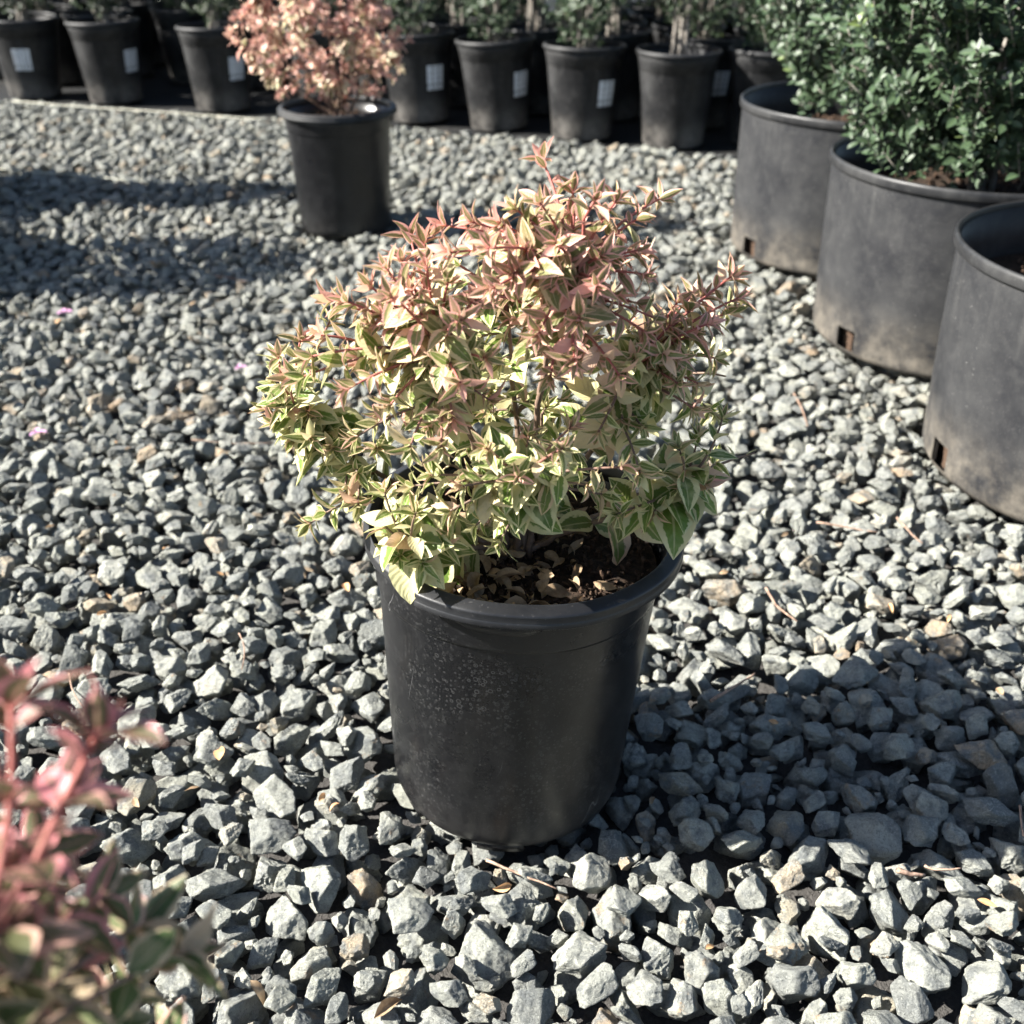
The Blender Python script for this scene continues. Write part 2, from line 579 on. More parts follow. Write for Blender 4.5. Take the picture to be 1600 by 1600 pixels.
for j in range(len(px)):
    prof = profiles[sh[j]]
    cx, cy = int((px[j] - GX0) / CELL), int((py[j] - GY0) / CELL)
    best = None
    for q in range(7 if py[j] < 2.2 else 4):
        s_i, e, x0, y0, w, h, B, T = prof[((rot4[j] + q) % 4) * len(SC) + scw[j]]
        ax, ay = cx + jit[j, q, 0] + x0, cy + jit[j, q, 1] + y0
        if ax < 0 or ay < 0 or ax + w > NX or ay + h > NY: continue
        z = float((hm[ax:ax + w, ay:ay + h] - B).max())
        if best is None or z < best[0]:
            best = (z, ax, ay, w, h, T, e, s_i, x0, y0)
    if best is None: continue
    z, ax, ay, w, h, T, e, s_i, x0, y0 = best
    top = T + z
    if (top > ceil[ax:ax + w, ay:ay + h] - (.013 if j >= n_big else 0)).any(): continue
    sub = hm[ax:ax + w, ay:ay + h]
    np.maximum(sub, np.where(T > -8, top, -9), out=sub)
    placed.append((GX0 + (ax - x0) * CELL, GY0 + (ay - y0) * CELL, z, sh[j], e, SC[s_i]))
print('stones', len(placed), 'tried', len(px))

ground = link('gravel_ground', mesh_np('gravel_ground', [(-60, -30, BED), (60, -30, BED), (60, 120, BED), (-60, 120, BED)], [(0, 1, 2, 3)], False), M_GROUND)
tag(ground, kind='structure')
bed = []
nb = 60
bv = [(GX0 + (GX1 - GX0) * i / nb, GY0 + (GY1 - GY0) * j / nb, BED + .004) for i in range(nb + 1) for j in range(nb + 1)]
bf = [(i * (nb + 1) + j, (i + 1) * (nb + 1) + j, (i + 1) * (nb + 1) + j + 1, i * (nb + 1) + j + 1) for i in range(nb) for j in range(nb)]
tag(link('gravel_bedding', mesh_np('gravel_bedding', bv, bf, False), M_BED), kind='structure')

PA = np.array([(p[0], p[1], p[2]) for p in placed])
SCL = np.array([p[5] for p in placed])
U_, V_ = px_of(PA)
zc = depth_of(PA)
hidden = ((np.hypot(PA[:, 0] - MAIN.x, PA[:, 1] - MAIN.y - .05) < .13) | ((U_ < 200) & (V_ > 1250)) |
          ((U_ > 420) & (U_ < 1100) & (V_ < 1230) & (V_ > 700) & (np.abs(U_ - 800) < 230)))
score = SCL / zc * np.clip((PA[:, 2] + .045) / .03, .1, 1.4)
score[(U_ < 10) | (U_ > 1590) | (V_ > 1590) | hidden] = 0
order = np.argsort(-score)
solo = set(order[:300].tolist())
for k in order[:300]:
    x, y, z, s_, e, sc_ = placed[k]
    o = link('stone', stone_hi[s_], None, ground)
    o.location = (x, y, z)
    o.rotation_euler = e
    o.scale = (sc_,) * 3


def scatter_gn(name, idxs, meshes, parent):
    """the remaining stones as one object: points carrying rotation, size and shape, instanced by geometry nodes"""
    c = bpy.data.collections.new(name + '_shapes')
    for i, me in enumerate(meshes):
        c.objects.link(bpy.data.objects.new('%s_shape_%02d' % (name, i), me))
    me = bpy.data.meshes.new(name)
    me.vertices.add(len(idxs))
    me.vertices.foreach_set('co', PA[idxs].astype(np.float32).ravel())
    a = me.attributes.new('turn', 'FLOAT_VECTOR', 'POINT')
    a.data.foreach_set('vector', np.array([tuple(placed[i][4]) for i in idxs], np.float32).ravel())
    a = me.attributes.new('size', 'FLOAT', 'POINT')
    a.data.foreach_set('value', SCL[idxs].astype(np.float32))
    a = me.attributes.new('shape', 'INT', 'POINT')
    a.data.foreach_set('value', np.array([placed[i][3] for i in idxs], np.int32))
    me.materials.append(M_STONE)
    o = link(name, me, None, parent)
    ng = bpy.data.node_groups.new(name + '_nodes', 'GeometryNodeTree')
    ng.interface.new_socket('Geometry', in_out='INPUT', socket_type='NodeSocketGeometry')
    ng.interface.new_socket('Geometry', in_out='OUTPUT', socket_type='NodeSocketGeometry')
    N = ng.nodes
    gi, go = N.new('NodeGroupInput'), N.new('NodeGroupOutput')
    ci = N.new('GeometryNodeCollectionInfo')
    ci.inputs['Collection'].default_value = c
    ci.inputs['Separate Children'].default_value = True
    ci.inputs['Reset Children'].default_value = True
    iop = N.new('GeometryNodeInstanceOnPoints')
    iop.inputs['Pick Instance'].default_value = True

    def na(nm, typ):
        x = N.new('GeometryNodeInputNamedAttribute')
        x.data_type = typ
        x.inputs[0].default_value = nm
        return next(s for s in x.outputs if s.enabled and s.name == 'Attribute')
    L = ng.links
    L.new(gi.outputs[0], iop.inputs['Points'])
    L.new(ci.outputs[0], iop.inputs['Instance'])
    L.new(na('shape', 'INT'), iop.inputs['Instance Index'])
    er = N.new('FunctionNodeEulerToRotation')
    L.new(na('turn', 'FLOAT_VECTOR'), er.inputs[0])
    L.new(er.outputs[0], iop.inputs['Rotation'])
    L.new(na('size', 'FLOAT'), iop.inputs['Scale'])
    L.new(iop.outputs[0], go.inputs[0])
    md = o.modifiers.new('scatter', 'NODES')
    md.node_group = ng
    tag(o, kind='stuff')
    return o


rest_near = np.array([i for i in range(len(placed)) if i not in solo and placed[i][1] < 1.5])
rest_far = np.array([i for i in range(len(placed)) if i not in solo and placed[i][1] >= 1.5])
scatter_gn('gravel', rest_near, stone_hi, ground)
scatter_gn('far_gravel', rest_far, stone_hi, ground)


def ground_h(x, y):
    i, j = int((x - GX0) / CELL), int((y - GY0) / CELL)
    if 2 < i < NX - 2 and 2 < j < NY - 2:
        return float(hm[i - 2:i + 3, j - 2:j + 3].max())
    return -.004


# fabric under the rows
fv, ff = [], []
nxs = 90
for i in range(nxs + 1):
    x = -4.2 + 7.8 * i / nxs
    y0 = float(edge_y(x)) + .006 * math.sin(x * 9) + .004 * math.sin(x * 23)
    for q, yy in enumerate((y0, y0 + .02, y0 + .3, y0 + 4, 14)):
        fv.append((x, yy, -.009 + (0.003 * math.sin(x * 31 + q) if q < 3 else 0)))
for i in range(nxs):
    for q in range(4):
        a = i * 5 + q
        ff.append((a, a + 5, a + 6, a + 1))
tag(link('ground_fabric', mesh_np('ground_fabric', fv, ff), M_FABRIC), kind='structure')


# ------------------------------------------------------------------ tubes
def tube_np(pts, rads, seg=6):
    pts = [Vector(p) for p in pts]
    V, n = [], len(pts)
    for i, p in enumerate(pts):
        t = (pts[min(i + 1, n - 1)] - pts[max(i - 1, 0)]).normalized()
        a = t.orthogonal().normalized() if i == 0 else (a - t * a.dot(t)).normalized()
        b = t.cross(a)
        for k in range(seg):
            w = 2 * math.pi * k / seg
            V.append(p + (a * math.cos(w) + b * math.sin(w)) * rads[i])
    F = []
    for i in range(n - 1):
        for k in range(seg):
            F.append((i * seg + k, i * seg + (k + 1) % seg, (i + 1) * seg + (k + 1) % seg, (i + 1) * seg + k))
    V.append(pts[0]); V.append(pts[-1])
    A, Bc = len(V) - 2, len(V) - 1
    for k in range(0, seg):
        F.append((A, (k + 1) % seg, k, k))
        F.append((Bc, (n - 1) * seg + k, (n - 1) * seg + (k + 1) % seg, (n - 1) * seg + (k + 1) % seg))
    return [tuple(v) for v in V], F


class Acc:
    """collects quads (a quad with a repeated last corner is a triangle) into one mesh"""
    def __init__(self):
        self.V, self.F, self.A = [], [], []

    def add(self, V, F, attr=None):
        b = len(self.V)
        self.V += list(V)
        self.F += [tuple(x + b for x in f) for f in F]
        if attr is not None:
            self.A += list(attr) if isinstance(attr, list) else [attr] * len(V)

    def build(self, name, mat, parent=None, smooth=True):
        me = bpy.data.meshes.new(name)
        me.from_pydata(self.V, [], [f if f[2] != f[3] else f[:3] for f in self.F])
        if smooth: me.polygons.foreach_set('use_smooth', np.ones(len(me.polygons), dtype=bool))
        if self.A: set_attr(me, 'leaf', self.A)
        return link(name, me, mat, parent)


def bez(p0, p1, p2, n):
    return [p0 * (1 - t) ** 2 + p1 * (2 * t * (1 - t)) + p2 * t ** 2 for t in [i / n for i in range(n + 1)]]


# ------------------------------------------------------------------ leaves
class Leaves:
    def __init__(self, rows=7, cols=5):
        self.L = []
        self.rows, self.cols = rows, cols

    def add(self, base, d, n, length, width, curl=0.6, fold=.35, pink=0., rnd=None, owner=0, belly=.42, twist=0.):
        d = Vector(d).normalized()
        n = Vector(n)
        n = (n - d * n.dot(d))
        if n.length < 1e-4: n = d.orthogonal()
        n.normalize()
        self.L.append((base[0], base[1], base[2], d.x, d.y, d.z, n.x, n.y, n.z, length, width, curl, fold, pink,
                       random.random() if rnd is None else rnd, owner, belly, twist))

    def arrays(self):
        A = np.array(self.L)
        n = len(A)
        B, D, N = A[:, 0:3], A[:, 3:6], A[:, 6:9]
        S = np.cross(D, N)
        Ln, W, K, Fo, P, Rn, Be, Tw = A[:, 9], A[:, 10], A[:, 11], A[:, 12], A[:, 13], A[:, 14], A[:, 16], A[:, 17]
        K = np.where(np.abs(K) < .02, .02, K)
        s = np.linspace(0, 1, self.rows)
        u = np.linspace(-1, 1, self.cols)
        e = np.log(.5) / np.log(Be)
        prof = np.sin(np.pi * np.clip(s[None, :], 0, 1) ** e[:, None]) ** .85
        prof = prof * (1 - .35 * s[None, :] ** 4) + .03
        prof[:, 0], prof[:, -1] = .05, .015
        ks = K[:, None] * s[None, :]
        along = np.sin(ks) / K[:, None]
        drop = (1 - np.cos(ks)) / K[:, None]
        ctr = B[:, None] + Ln[:, None, None] * (along[..., None] * D[:, None] - drop[..., None] * N[:, None])
        Nl = np.sin(ks)[..., None] * D[:, None] + np.cos(ks)[..., None] * N[:, None]
        tw = Tw[:, None] * s[None, :]
        Sl = np.cos(tw)[..., None] * S[:, None] + np.sin(tw)[..., None] * Nl
        Nl2 = -np.sin(tw)[..., None] * S[:, None] + np.cos(tw)[..., None] * Nl
        w = prof * (W[:, None] / 2)
        wav = .10 * np.sin(s[None, :] * 9 + Rn[:, None] * 40)
        V = (ctr[:, :, None] + (w[..., None] * u[None, None] * (1 - .12 * Fo[:, None, None]))[..., None] * Sl[:, :, None]
             + (w[..., None] * (Fo[:, None, None] * np.abs(u)[None, None] ** 1.3 + wav[..., None] * u[None, None]))[..., None] * Nl2[:, :, None])
        col = np.empty((n, self.rows, self.cols, 4), np.float32)
        col[..., 0] = (u * .5 + .5)[None, None]
        col[..., 1] = s[None, :, None]
        col[..., 2] = P[:, None, None]
        col[..., 3] = Rn[:, None, None]
        k = self.rows * self.cols
        F1 = np.array([(i * self.cols + j, i * self.cols + j + 1, (i + 1) * self.cols + j + 1, (i + 1) * self.cols + j)
                       for i in range(self.rows - 1) for j in range(self.cols - 1)])
        return V.reshape(n, k, 3), col.reshape(n, k, 4), F1

    def clear_of(self, P, r_):
        self.L = [l for l in self.L if (Vector(l[:3]) - P).length > r_]

    def build(self, parent, mat, owners=None, n_solo=300, name='leaf', rest='foliage', origin=None, bias=None):
        """the N_SOLO leaves that show largest become objects (children of their branch), the rest one part of kind stuff"""
        V, C, F1 = self.arrays()
        A = np.array(self.L)
        if origin is not None: V = V - np.array(origin)[None, None]
        off = np.zeros(3) if origin is None else np.array(origin)
        cen = V.mean(1) + off
        zc = np.maximum(depth_of(cen), .1)
        uu, vv = px_of(cen)
        view = cen - np.array([0, 0, CAM_H])
        view /= np.linalg.norm(view, axis=1)[:, None]
        face = np.abs((view * A[:, 6:9]).sum(1))
        sc = A[:, 9] * A[:, 10] / zc ** 2 * (.25 + face)
        dist = np.linalg.norm(cen - np.array([0, 0, CAM_H]), axis=1)
        sc = sc * np.exp(-(dist - np.percentile(dist, 5)) / (.22 * (np.percentile(dist, 95) - np.percentile(dist, 5)) + 1e-6))
        sc[(uu < 5) | (uu > 1595) | (vv < 5) | (vv > 1595)] = 0
        idx = np.argsort(-sc)
        idx = [i for i in idx[:n_solo] if sc[i] > 0]
        for i in idx:
            me = mesh_np(name, V[i], F1, True, mat)
            set_attr(me, 'leaf', C[i])
            link(name, me, None, owners[int(A[i, 15])] if owners else parent)
        m = np.ones(len(A), bool)
        m[idx] = False
        if m.any():
            Vr, Cr = V[m], C[m]
            k = Vr.shape[1]
            F = (F1[None] + (np.arange(len(Vr)) * k)[:, None, None]).reshape(-1, 4)
            me = mesh_np(rest, Vr.reshape(-1, 3), F, True, mat)
            set_attr(me, 'leaf', Cr.reshape(-1, 4))
            tag(link(rest, me, None, parent), kind='stuff')


def smooth(a, b, x):
    t = min(1, max(0, (x - a) / (b - a)))
    return t * t * (3 - 2 * t)


def grow_shrub(thing, origin, root, tips, mat, n_main=12, pinkf=None, size=1.0, bare=(), n_solo=300, sag=0.0, leafy=.105, internode=.0128, wide=1.0):
    """abelia: a few woody main branches from the crown, laterals to every tip, opposite leaves and a rosette at each tip"""
    root = Vector(root)
    order = list(range(len(tips)))
    random.shuffle(order)
    mains, laterals = [], []
    for i in order:   # spread the main branches over the tips
        if len(mains) < n_main and all((tips[i] - tips[j]).normalized().length > 0 and (tips[i] - tips[j]).length > .10 * size for j in mains):
            mains.append(i)
    paths = {}
    for i in mains:
        t = tips[i]
        b = root + Vector((random.uniform(-.016, .016), random.uniform(-.016, .016), 0))
        out = Vector((t.x - root.x, t.y - root.y, 0))
        mid = b + out * .42 + Vector((0, 0, max(.02, (t.z - root.z) * .62)))
        mid += Vector((random.gauss(0, .012), random.gauss(0, .012), 0)) * size
        pts = bez(b, mid, t, 16)
        paths[i] = [p + Vector((random.gauss(0, .0009), random.gauss(0, .0009), random.gauss(0, .0009))) * size if 0 < k < 16 else p for k, p in enumerate(pts)]
    accs = [Acc() for _ in mains]
    L = Leaves()
    pink0 = pinkf

    def leafs(path, owner, span, tipz, is_bare):
        vig = random.gauss(0, .16)
        big = math.exp(random.gauss(0, .08))

        def pinkf(p):
            return min(1, max(0, pink0(p) * (1 + vig) + vig * .5))
        pk_tip = pinkf(path[-1])
        seglen = [(path[k + 1] - path[k]).length for k in range(len(path) - 1)]
        total = sum(seglen)
        d0 = total - min(span, total * .93)
        az = random.uniform(0, 6.28)
        s = total - .008 * size
        nodes = []
        while s > d0:
            nodes.append(s)
            s -= internode * size * random.uniform(.75, 1.3) * (1.0 if total - s > .02 else .75)
        for q, s in enumerate(nodes):
            a, k = s, 0
            while k < len(seglen) - 1 and a > seglen[k]:
                a -= seglen[k]; k += 1
            p = path[k].lerp(path[k + 1], min(1, a / max(seglen[k], 1e-6)))
            T = (path[k + 1] - path[k]).normalized()
            fromtip = total - s
            X = T.orthogonal().normalized()
            X = Matrix.Rotation(az + q * math.pi / 2, 3, T) @ X
            age = smooth(.0, .06 * size, fromtip)
            pk = min(1, max(0, pinkf(p) * (1 - .35 * age) + (.25 * (1 - age)) * (0.4 + pinkf(p))))
            for sgn in (1, -1):
                if random.random() < (.04 if not is_bare else .75): continue
                ang = R(random.uniform(38, 62) + 22 * age)
                d = T * math.cos(ang) + X * sgn * math.sin(ang)
                d += Vector((-.10, -.06, .10)) + Vector((random.gauss(0, .13), random.gauss(0, .13), random.gauss(0, .13) - sag * age))
                n = (T + Vector((-.35, -.1, .55))).normalized() + Vector((random.gauss(0, .25), random.gauss(0, .25), random.gauss(0, .2)))
                ln = (.0130 + .0135 * age) * size * random.uniform(.82, 1.18)
                low = 1 - smooth(.30, .42, p.z)
                ln *= (1 + (.34 if size == 1.0 else .16) * low * age) * big * math.exp(random.gauss(0, .07))
                wr = .29 + .18 * age + .10 * low * age + random.uniform(-.04, .06)
                r_ = random.random()
                L.add(p, d, n, ln, ln * wr * wide, random.uniform(.0, .8) + .25 * age, random.uniform(.10, .50), min(1, max(0, pk + random.gauss(0, .10))), r_, owner,
                      random.uniform(.36, .47), random.gauss(0, .35))
        if not is_bare:   # rosette
            T = (path[-1] - path[-2]).normalized()
            p = path[-1]
            nr = random.randint(6, 9)
            X = T.orthogonal().normalized()
            a0 = random.uniform(0, 6)
            for q in range(nr):
                Y = Matrix.Rotation(a0 + q * 2.399, 3, T) @ X
                ang = R(12 + 58 * (1 - q / nr) + random.uniform(-8, 8))
                d = T * math.cos(ang) + Y * math.sin(ang) + Vector((-.05, -.03, .06))
                ln = (.010 + .009 * (1 - q / nr)) * size * random.uniform(.8, 1.2)
                L.add(p - T * .0035 * size * (1 - q / nr), d, T - Y * .15, ln, ln * random.uniform(.25, .36) * wide, random.uniform(.0, .6), random.uniform(.2, .6),
                      min(1, max(0, pk_tip * .95 + .26 + random.gauss(0, .08))), random.random(), owner, random.uniform(.36, .44), random.gauss(0, .3))

    def addtube(acc, path, r0, r1, pk, young0):
        n = len(path)
        rad = [r0 + (r1 - r0) * k / (n - 1) for k in range(n)]
        V, F = tube_np([p - origin for p in path], rad, 6)
        tot = sum((path[k + 1] - path[k]).length for k in range(n - 1))
        c, run = [], 0
        for k in range(n):
            fr = max(0, 1 - (tot - run) / (.11 * size))
            c += [(.62 + .38 * fr, 0, pk, 1)] * 6
            if k < n - 1: run += (path[k + 1] - path[k]).length
        c += [c[0], c[-1]]
        acc.add(V, F, c)

    for q, i in enumerate(mains):
        addtube(accs[q], paths[i], .0031 * size, .0009 * size, pinkf(tips[i]), 0)
        leafs(paths[i], q, leafy * size * 1.05, tips[i].z, i in bare)
    for i in range(len(tips)):
        if i in paths: continue
        t = tips[i]
        best = None
        for q, mi in enumerate(mains):
            for k in range(4, 13):
                p = paths[mi][k]
                if p.z > t.z + .01 * size: continue
                c = (p - t).length + .5 * abs((p - t).length - .085 * size)
                if best is None or c < best[0]: best = (c, q, mi, k)
        if best is None: best = (0, 0, mains[0], 3)
        _, q, mi, k = best
        p = paths[mi][k]
        T = (paths[mi][k + 1] - paths[mi][k - 1]).normalized()
        dist = (t - p).length
        path = bez(p, p + T * dist * .40 + (t - p) * .15, t, 9)
        addtube(accs[q], path, .0015 * size, .0007 * size, pinkf(t), .3)
        leafs(path, q, leafy * size, t.z, i in bare)
    owners = []
    for q, a in enumerate(accs):
        owners.append(a.build('branch', M_BARK, thing))
    L.clear_of(Vector((0, 0, CAM_H)), .285)
    L.build(thing, mat, owners, n_solo, origin=origin)
    print('leaves', len(L.L))
    return L


# ------------------------------------------------------------------ lathe pots
def lathe(prof, seg=96, wob=None, skip=None, closed=False):
    V = []
    for r_, z_ in prof:
        for k in range(seg):
            a = 2 * math.pi * k / seg
            rr, zz = (r_, z_) if wob is None else wob(r_, z_, a)
            V.append((rr * math.cos(a), rr * math.sin(a), zz))
    F = []
    for i in range(len(prof) - 1):
        for k in range(seg):
            if skip and skip(i, 2 * math.pi * (k + .5) / seg): continue
            F.append((i * seg + k, i * seg + (k + 1) % seg, (i + 1) * seg + (k + 1) % seg, (i + 1) * seg + k))
    return V, F


def soil_disc(r_, z_, seed, bump=.006, slope=.0):
    V, F = [(0, 0, z_ + .006)], []
    rings, seg = 12, 40
    for i in range(1, rings + 1):
        rr = r_ * i / rings
        for k in range(seg):
            a = 2 * math.pi * k / seg
            x, y = rr * math.cos(a), rr * math.sin(a)
            hz = z_ + bump * noise.fractal(Vector((x * 60 + seed, y * 60, seed)), 1, 2, 3) * (1 if i < rings else 0) + slope * (1 - i / rings)
            V.append((x, y, hz))
    for k in range(seg):
        F.append((0, 1 + k, 1 + (k + 1) % seg, 1 + (k + 1) % seg))
    for i in range(rings - 1):
        for k in range(seg):
            a = 1 + i * seg
            F.append((a + k, a + seg + k, a + seg + (k + 1) % seg, a + (k + 1) % seg))
    return V, F


def chips(parent, r_, z_, n, name='bark_chips', size=.004):
    acc = Acc()
    base = ICO4[0][:12]
    fc = [(a, b, c, c) for a, b, c in ico(0)[1]]
    for _ in range(n):
        a, rr = random.uniform(0, 6.28), r_ * math.sqrt(random.random()) * .97
        s = Vector((random.uniform(.5, 1.6), random.uniform(.3, .8), random.uniform(.3, .6))) * size
        e = Euler((random.uniform(0, 6), random.uniform(0, 6), random.uniform(0, 6))).to_matrix()
        c = Vector((rr * math.cos(a), rr * math.sin(a), z_ + random.uniform(-.001, .004)))
        acc.add([tuple(c + e @ Vector((p[0] * s.x, p[1] * s.y, p[2] * s.z))) for p in base], fc)
    return tag(acc.build(name, M_BARKCHIP, parent, False), kind='stuff')


# ------------------------------------------------------------------ the potted variegated shrub in the middle
main = tag(empty('potted_shrub', MAIN), 'variegated pink and cream shrub in a scuffed black pot, middle of the gravel, rim chipped', 'potted plant')
TILT = Euler((R(.6), R(2.6), 0))


def torn(a):
    """1 on the stretch of rim (left front) whose rolled lip has broken away"""
    d = math.degrees(a) % 360
    return 1 - (1 - smooth(150, 156, d)) - smooth(232.5, 233.5, d) if 150 < d < 234 else 0


def wob_body(r_, z_, a):
    k = z_ / .25
    rr = r_ + (.0014 * math.sin(2 * a + .6) + .0008 * math.sin(5 * a + 1)) * k
    rr -= .0022 * math.exp(-((a - R(262)) / .22) ** 2 - ((z_ - .09) / .05) ** 2)
    rr -= .0016 * math.exp(-((a - R(215)) / .16) ** 2 - ((z_ - .05) / .03) ** 2)
    return rr, z_


prof = [(.0, .003), (.060, .003), (.090, .002), (.0965, .0035), (.0995, .0075), (.1015, .013), (.1025, .020), (.1055, .08), (.1090, .15), (.1118, .205),
        (.1128, .2205), (.1131, .2225), (.1148, .2232), (.1152, .2250), (.1166, .2480), (.1170, .2562), (.1150, .2562), (.1135, .2250), (.1080, .15), (.1010, .04), (.094, .006), (0, .006)]
V, F = lathe(prof, 128, wob_body)
acc = Acc()
acc.add(V, F)
# feet under the base and the raised grip under the rim
for a0 in (15, 75, 135, 195, 255, 315):
    n0 = len(acc.V)
    vs_, fs_ = [], []
    for j in range(7):
        a = R(a0 + j * 4)
        for rr, zz in ((.084, .004), (.097, .005), (.0955, -.004), (.085, -.004)):
            vs_.append((rr * math.cos(a), rr * math.sin(a), zz))
    for j in range(6):
        for k in range(4):
            fs_.append((j * 4 + k, (j + 1) * 4 + k, (j + 1) * 4 + (k + 1) % 4, j * 4 + (k + 1) % 4))
    fs_ += [(0, 1, 2, 3), (27, 26, 25, 24)]
    acc.add(vs_, fs_)
for a0 in (262, 82):
    vs_, fs_ = [], []
    J = 15
    for j in range(J):
        a = R(a0 + (j - 7) * 2.2)
        dz = .004 * smooth(4, 7, abs(j - 7))
        for rr, zz in ((.1160, .2545), (.1195, .2540), (.1190, .2430 + dz), (.1158, .2415 + dz)):
            vs_.append((rr * math.cos(a), rr * math.sin(a), zz))
    for j in range(J - 1):
        for k in range(4):
            fs_.append((j * 4 + k, (j + 1) * 4 + k, (j + 1) * 4 + (k + 1) % 4, j * 4 + (k + 1) % 4))
    fs_ += [(0, 1, 2, 3), (J * 4 - 1, J * 4 - 2, J * 4 - 3, J * 4 - 4)]
    acc.add(vs_, fs_)
pot = acc.build('pot', M_POT, main)
pot.rotation_euler = TILT


def wob_rim(r_, z_, a):
    t_ = torn(a)
    if r_ > .120:
        r_ -= t_ * (r_ - .120) * .62
        z_ += t_ * (.0025 if z_ < .262 else -.0015)
    r_ += .0010 * math.sin(2 * a + .6) + .0004 * math.sin(9 * a)
    z_ += .0009 * math.sin(3 * a + 1)
    return r_, z_


rimprof = [(.1172, .2562), (.1185, .2562), (.1270, .2566), (.1290, .2560), (.1297, .2560), (.1303, .2566), (.1303, .2572), (.1302, .2600), (.1298, .2606), (.1295, .2612), (.1296, .2655), (.1295, .2664),
           (.1288, .2672), (.1278, .2677), (.1210, .2704), (.1198, .2706), (.1190, .2702), (.1185, .2692), (.1168, .2640), (.1150, .2562), (.1172, .2562)]
V, F = lathe(rimprof, 160, wob_rim)
acc = Acc()
acc.add(V, F)
rim = acc.build('rim', M_RIM, pot)

V, F = soil_disc(.1115, .234, 3)
acc = Acc()
acc.add(V, F)
soil = acc.build('soil', M_SOIL, main)
soil.rotation_euler = TILT
chips(soil, .108, .236, 900, 'bark_chips', .0030)
dl = Leaves()
for i in range(150):
    a, rr = random.uniform(0, 6.28), .100 * math.sqrt(random.random())
    if 20 < i < 90:
        a = random.gauss(R(255), .6)
    x, y = rr * math.cos(a), rr * math.sin(a)
    if x > .055 and y < .02 and random.random() < .8: continue
    d = Vector((random.gauss(0, 1), random.gauss(0, 1), random.gauss(.1, .3)))
    n = Vector((random.gauss(0, .5), random.gauss(0, .5), 1))
    ln = random.uniform(.012, .024)
    dl.add((x, y, .2385 + random.uniform(0, .008)), d, n, ln, ln * random.uniform(.35, .6), random.uniform(-.6, 2.4), random.uniform(-.2, 1.2), 0, None, 0, .45, random.gauss(0, .8))
V_, C_, F1_ = dl.arrays()
for i in range(len(V_)):
    me = mesh_np('dry_leaf', V_[i], F1_, True, M_DRY)
    link('dry_leaf', me, None, soil)

TIPS = [(846, 247), (895, 296), (930, 312), (964, 312), (1032, 310), (843, 317), (804, 325), (893, 333), (940, 401), (932, 448), (998, 391), (1100, 464),
        (1145, 430), (1140, 488), (1087, 522), (1024, 498), (840, 524), (898, 564), (1037, 553), (964, 461), (948, 501), (835, 438), (801, 427),
        (662, 375), (627, 404), (603, 419), (734, 346), (760, 388), (577, 446), (514, 469), (537, 469), (595, 490), (658, 490), (501, 524), (482, 558),
        (435, 556), (580, 503), (611, 464), (768, 451), (666, 414), (640, 366), (690, 352), (440, 632), (425, 600), (470, 590), (608, 635), (553, 685), (700, 440), (720, 500),
        (682, 659), (708, 656), (768, 627), (827, 680), (893, 667), (972, 659), (1003, 667), (969, 588), (780, 350), (870, 380), (1000, 340), (650, 560), (560, 560),
        (1060, 600), (1085, 640), (760, 560), (540, 610), (480, 640), (1010, 430), (905, 500), (1060, 470), (455, 690), (1050, 505), (1120, 560), (1092, 600), (1130, 650), (1000, 475), (1010, 520), (1060, 560), (1155, 465),
        (470, 530), (428, 660), (455, 590), (412, 638), (700, 395), (820, 395), (870, 430), (740, 470), (640, 450), (690, 560), (860, 590), (800, 500), (720, 600), (990, 560), (930, 560), (1110, 505)]
TIPS_Y = [(600, 766, .645), (480, 821, .70), (624, 869, .640), (740, 824, .63), (768, 787, .64), (974, 730, .60), (1103, 756, .68), (922, 758, .61), (964, 803, .64),
          (670, 742, .62), (850, 740, .62), (560, 740, .69), (590, 700, .68), (640, 760, .63), (690, 700, .60), (540, 770, .69), (1060, 760, .67), (1000, 740, .63), (1134, 588, .76), (1179, 708, .80), (1060, 700, .66), (1020, 800, .665), (700, 850, .64), (640, 700, .60), (810, 745, .60),
          (1090, 680, .70), (1120, 720, .73),
          (650, 800, .63), (700, 800, .61), (600, 820, .66), (560, 790, .68), (720, 760, .60), (760, 700, .59), (880, 700, .59), (520, 700, .70), (780, 850, .625), (660, 880, .635)]
tips = []
for (u, v) in TIPS:
    ex, ez = (u - 785) / 410, (v - 560) / 350
    q = max(0.0, 1 - ex * ex - ez * ez)
    y = .775 - .19 * math.sqrt(q) * random.uniform(.55, 1.0) + random.uniform(-.02, .02)
    tips.append(at_y(u, v, y))
for (u, v, y) in TIPS_Y:
    tips.append(at_y(u, v, y))
bare = {len(TIPS) + 19, len(TIPS) + 18}
random.seed(21)
# the far side and the inside of the crown
n0 = len(tips)
while len(tips) < n0 + 74:
    p = Vector((random.gauss(0, .55), random.gauss(0, .55), random.gauss(0, .5)))
    if p.length > 1 or p.length < .35: continue
    q = Vector((-.005 + p.x * .19, .785 + p.y * .17, .385 + p.z * .135))
    if q.z < .285: continue
    u, v = px_of(q)
    if v < 300 or (v < 460 and u < 560) or (v < 420 and u > 1040) or u < 430 or u > 1120: continue
    tips.append(q)
for u, v in ((700, 600), (760, 640), (820, 620), (880, 640), (940, 620), (780, 570), (860, 560), (720, 540), (920, 540), (650, 640), (1000, 600), (830, 690)):
    tips.append(at_y(u, v, random.uniform(.72, .84)))
ROOT = MAIN + Vector((.010, .0, .236))
grow_shrub(main, MAIN, ROOT, tips, M_ABELIA, 17, lambda p: .88 * smooth(.345, .52, p.z - .10 * (p.y - .7) + .10 * abs(p.x)), 1.0, bare, 300, .25, wide=1.14)

